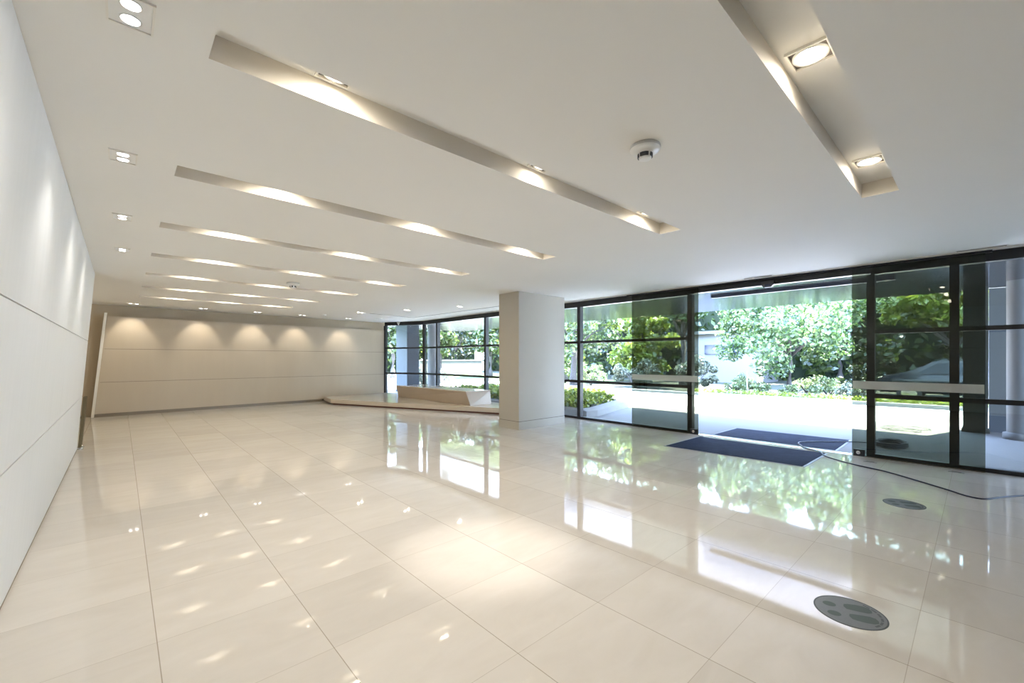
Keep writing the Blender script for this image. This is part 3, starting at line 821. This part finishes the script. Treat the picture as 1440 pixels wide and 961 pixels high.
SH = [
    ('large silvery shrub on the verge left of the maple', 19.5, 8.9, (.9, 1.1, .75), 6500, .075, 'leaf_silver'),
    ('silvery shrub behind the left sliding door', 19.3, 11.8, (1.0, 1.2, .7), 5000, .075, 'leaf_silver'),
    ('pale groundcover clump left of the maple trunk', 20.9, 7.1, (.7, .9, .36), 1800, .05, 'leaf_cover'),
    ('pale groundcover clump right behind the maple trunk', 22.6, 5.2, (.7, .9, .40), 1800, .05, 'leaf_cover'),
    ('pale groundcover clump right of the maple trunk', 20.7, 4.0, (.7, .9, .36), 1800, .05, 'leaf_cover'),
    ('dark fern-like shrub at the right of the doorway view', 22.4, 3.2, (.8, .8, .6), 1800, .07, 'leaf_dark'),
    ('pale flowering shrub beside the right door edge', 19.2, 2.9, (.55, .6, .33), 1500, .05, 'leaf_silver'),
    ('white flowering shrub outside the far corner windows', 11.6, 19.2, (1.0, 1.0, .55), 2600, .06, 'leaf_silver'),
    ('white flowering shrub beyond the stone bench window', 14.2, 21.8, (1.1, 1.2, .5), 2600, .06, 'leaf_silver'),
    ('leafy shrub behind the window beside the column', 19.6, 14.8, (.9, 1.0, .65), 2200, .06, 'leaf_cover'),
    ('dark shrub behind the window next to the column', 20.2, 17.2, (1., 1.2, .75), 2200, .07, 'leaf_mid'),
]
for i, (lab, x, y, rad, n, s, lm) in enumerate(SH):
    bush(lab, x, y, rad, n, s, M[lm], 90+i, 'shrubs on the verge')
for i, (lab, x, y, rad) in enumerate((
    ('small pale groundcover tuft beside the silvery shrub', 19.25, 7.0, (.5, .5, .3)),
    ('small pale groundcover tuft in front of the maple trunk, left side', 19.3, 6.0, (.4, .5, .22)),
    ('small pale groundcover tuft in front of the maple trunk, right side', 19.4, 4.9, (.4, .45, .22)))):
    bush(lab, x, y, rad, 1500, .05, M['leaf_cover'], 120+i, 'shrubs on the verge')
def tall_hedge(label, x0, x1, y0, y1, h, n, seed):
    rnd = random.Random(seed); data = ([], [])
    for i in range(n):
        x = rnd.uniform(x0, x1); y = rnd.uniform(y0, y1)
        top = h*(.86+.10*math.sin(x*.9+y*.7)+.06*math.sin(y*2.3+x*1.7))
        leaf_quad(data, Vector((x, y, top*rnd.random())), .36, rnd)
    h_ = tag(from_data('tall_hedge', data, M['leaf_mid']), label, 'hedge')
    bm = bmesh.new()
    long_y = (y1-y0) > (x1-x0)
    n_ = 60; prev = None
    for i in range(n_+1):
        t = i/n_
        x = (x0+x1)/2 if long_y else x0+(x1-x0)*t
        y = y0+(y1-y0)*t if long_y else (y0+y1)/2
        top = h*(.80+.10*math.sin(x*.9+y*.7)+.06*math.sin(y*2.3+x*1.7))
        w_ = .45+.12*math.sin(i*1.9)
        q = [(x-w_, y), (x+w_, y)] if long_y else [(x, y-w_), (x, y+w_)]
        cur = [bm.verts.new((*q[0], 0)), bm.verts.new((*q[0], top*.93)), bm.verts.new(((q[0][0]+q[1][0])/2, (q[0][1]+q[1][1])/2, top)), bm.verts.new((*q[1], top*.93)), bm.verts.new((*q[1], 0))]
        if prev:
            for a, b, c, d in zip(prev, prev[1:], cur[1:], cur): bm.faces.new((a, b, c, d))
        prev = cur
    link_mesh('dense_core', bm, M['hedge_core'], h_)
tall_hedge('tall dense green hedge closing off the garden behind the trees', 33.5, 35.5, -14, 42, 11., 17000, 70)
tall_hedge('tall dense hedge far beyond the corner windows', -6, 33, 42.5, 44.5, 10., 11000, 71)
# strips of low planting along the kerb
rnd = random.Random(17); data = ([], [])
for i in range(5200):
    y = rnd.uniform(-4, 8.3); x = 18.42-.044*(y+10)+.05+rnd.random()*1.0
    leaf_quad(data, Vector((x, y, .02+.20*rnd.random())), .06, rnd)
tag(from_data('low_planting', data, M['leaf_hedge']), 'strip of low yellow-green planting along the far kerb', 'planting', kind='stuff')

gp_ = empty('garden_post', (20.1, 6.8, -.02)); tag(gp_, 'thin white post standing among the planting left of the maple trunk', 'post')
bm = bmesh.new(); lathe(bm, [(.0, 0), (.022, 0), (.022, .92), (.0, .92)], 12); link_mesh('shaft', bm, M['white_plastic'], gp_)
bm = bmesh.new(); lathe(bm, [(.0, .92), (.034, .92), (.034, .95), (.0, .96)], 12); link_mesh('cap', bm, M['white_plastic'], gp_)
# pale building with a dark window beyond the trees
b = empty('building', (28.2, 10.6, -.02)); tag(b, 'white house with a dark window glimpsed left of the maple', 'building')
bm = bmesh.new(); box(bm, 0, 4, -1.6, 3.0, 0, 3.1); link_mesh('wall', bm, M['house'], b)
bm = bmesh.new(); box(bm, -.05, 0, -.55, 1.5, 1.8, 2.4); link_mesh('window', bm, M['dark_win'], b)
bm = bmesh.new(); box(bm, -.3, 4.3, -1.9, 3.3, 3.1, 3.3); link_mesh('roof', bm, M['out_white'], b)
gw = empty('garden_wall', (27, 36.0, -.02)); tag(gw, 'cream garden wall far beyond the window over the bench', 'wall')
bm = bmesh.new(); box(bm, -6, 1.5, -.15, .15, 0, 1.3); link_mesh('panel', bm, M['cream_wall'], gw)
bm = bmesh.new(); box(bm, -6.05, 1.55, -.2, .2, 1.3, 1.4); link_mesh('coping', bm, M['kerb'], gw)

# dark parked car behind the planting at right
car = empty('car', (20.6, .2, -.02)); tag(car, 'dark parked car behind the low planting at right, seen through the glass', 'car')
bm = bmesh.new()
side = [(-2.2, .35), (-2.25, .75), (-2.0, .95), (-1.35, 1.0), (-.75, 1.42), (.75, 1.45), (1.45, 1.02), (2.1, .92), (2.25, .7), (2.2, .35)]
A = [bm.verts.new((-.85, y, z)) for y, z in side]; B = [bm.verts.new((.85, y, z)) for y, z in side]
bm.faces.new(A); bm.faces.new(list(reversed(B)))
for i in range(len(side)): bm.faces.new((A[i], B[i], B[(i+1) % len(side)], A[(i+1) % len(side)]))
bmesh.ops.bevel(bm, geom=list(bm.edges), offset=.05, segments=2, affect='EDGES')
link_mesh('body', bm, M['car_paint'], car, True)
bm = bmesh.new()
for poly_ in ([(-1.1, 1.03), (-.65, 1.36), (-.05, 1.38), (-.05, 1.03)], [(.05, 1.03), (.05, 1.38), (.7, 1.37), (1.2, 1.03)]):
    for s in (-.865, .865):
        bm.faces.new([bm.verts.new((s, y, z)) for y, z in poly_])
link_mesh('side_window', bm, M['car_glass'], car)
bm = bmesh.new(); bm.faces.new([bm.verts.new(p) for p in ((-.7, 1.44, 1.06), (.7, 1.44, 1.06), (.62, .82, 1.45), (-.62, .82, 1.45))]); link_mesh('windshield', bm, M['car_glass'], car)
for yy in (-1.4, 1.4):
    for s in (-1, 1):
        bm = bmesh.new(); lathe(bm, [(.0, -.1), (.32, -.1), (.32, .1), (.0, .1)], 28)
        bmesh.ops.rotate(bm, verts=bm.verts, cent=(0, 0, 0), matrix=Matrix.Rotation(PI/2, 3, 'Y'))
        bmesh.ops.translate(bm, verts=bm.verts, vec=(s*.78, yy, .33))
        wl = link_mesh('wheel', bm, M['tyre'], car)
        bm = bmesh.new(); lathe(bm, [(.0, 0), (.2, 0), (.2, .02), (.0, .03)], 24)
        bmesh.ops.rotate(bm, verts=bm.verts, cent=(0, 0, 0), matrix=Matrix.Rotation(s*PI/2, 3, 'Y'))
        bmesh.ops.translate(bm, verts=bm.verts, vec=(s*.885, yy, .33))
        link_mesh('hubcap', bm, M['chrome'], wl)

# ------------------------------------------------------------------ light
wd = D.worlds.new('daylight'); scene.world = wd; wd.use_nodes = True
nt = wd.node_tree
for n in list(nt.nodes): nt.nodes.remove(n)
out = nt.nodes.new('ShaderNodeOutputWorld'); bg = nt.nodes.new('ShaderNodeBackground')
tc = nt.nodes.new('ShaderNodeTexCoord'); sp = nt.nodes.new('ShaderNodeSeparateXYZ'); nt.links.new(tc.outputs['Generated'], sp.inputs[0])
rp = nt.nodes.new('ShaderNodeValToRGB'); nt.links.new(sp.outputs[2], rp.inputs[0])
rp.color_ramp.elements[0].position = 0.; rp.color_ramp.elements[0].color = (.58, .76, 1., 1)
rp.color_ramp.elements[1].position = .7; rp.color_ramp.elements[1].color = (.40, .58, 1., 1)
nt.links.new(rp.outputs[0], bg.inputs[0]); bg.inputs[1].default_value = 34.
nt.links.new(bg.outputs[0], out.inputs[0])
sun = D.lights.new('sun', 'SUN'); sun.energy = 112.; sun.angle = math.radians(.6); sun.color = (1., .96, .88)
so = D.objects.new('sun', sun); col.objects.link(so)
to_sun = Vector((.60, -.18, 1.)).normalized()
so.rotation_euler = (-to_sun).to_track_quat('-Z', 'Y').to_euler(); so.location = (20, -4, 20)

# ------------------------------------------------------------------ camera
cam = D.cameras.new('camera'); co = D.objects.new('camera', cam); col.objects.link(co); scene.camera = co
cam.sensor_width = 36.; cam.sensor_fit = 'HORIZONTAL'
cam.lens = 36.*600.95/1440.
cam.shift_y = (504.5-480.5)/1440.
cam.clip_start = .02; cam.clip_end = 300
th = math.radians(42.48)
co.location = (0, 0, EYE); co.rotation_euler = (PI/2, 0, -th)

scene.view_settings.view_transform = 'Standard'
scene.view_settings.look = 'None'
scene.view_settings.exposure = .22
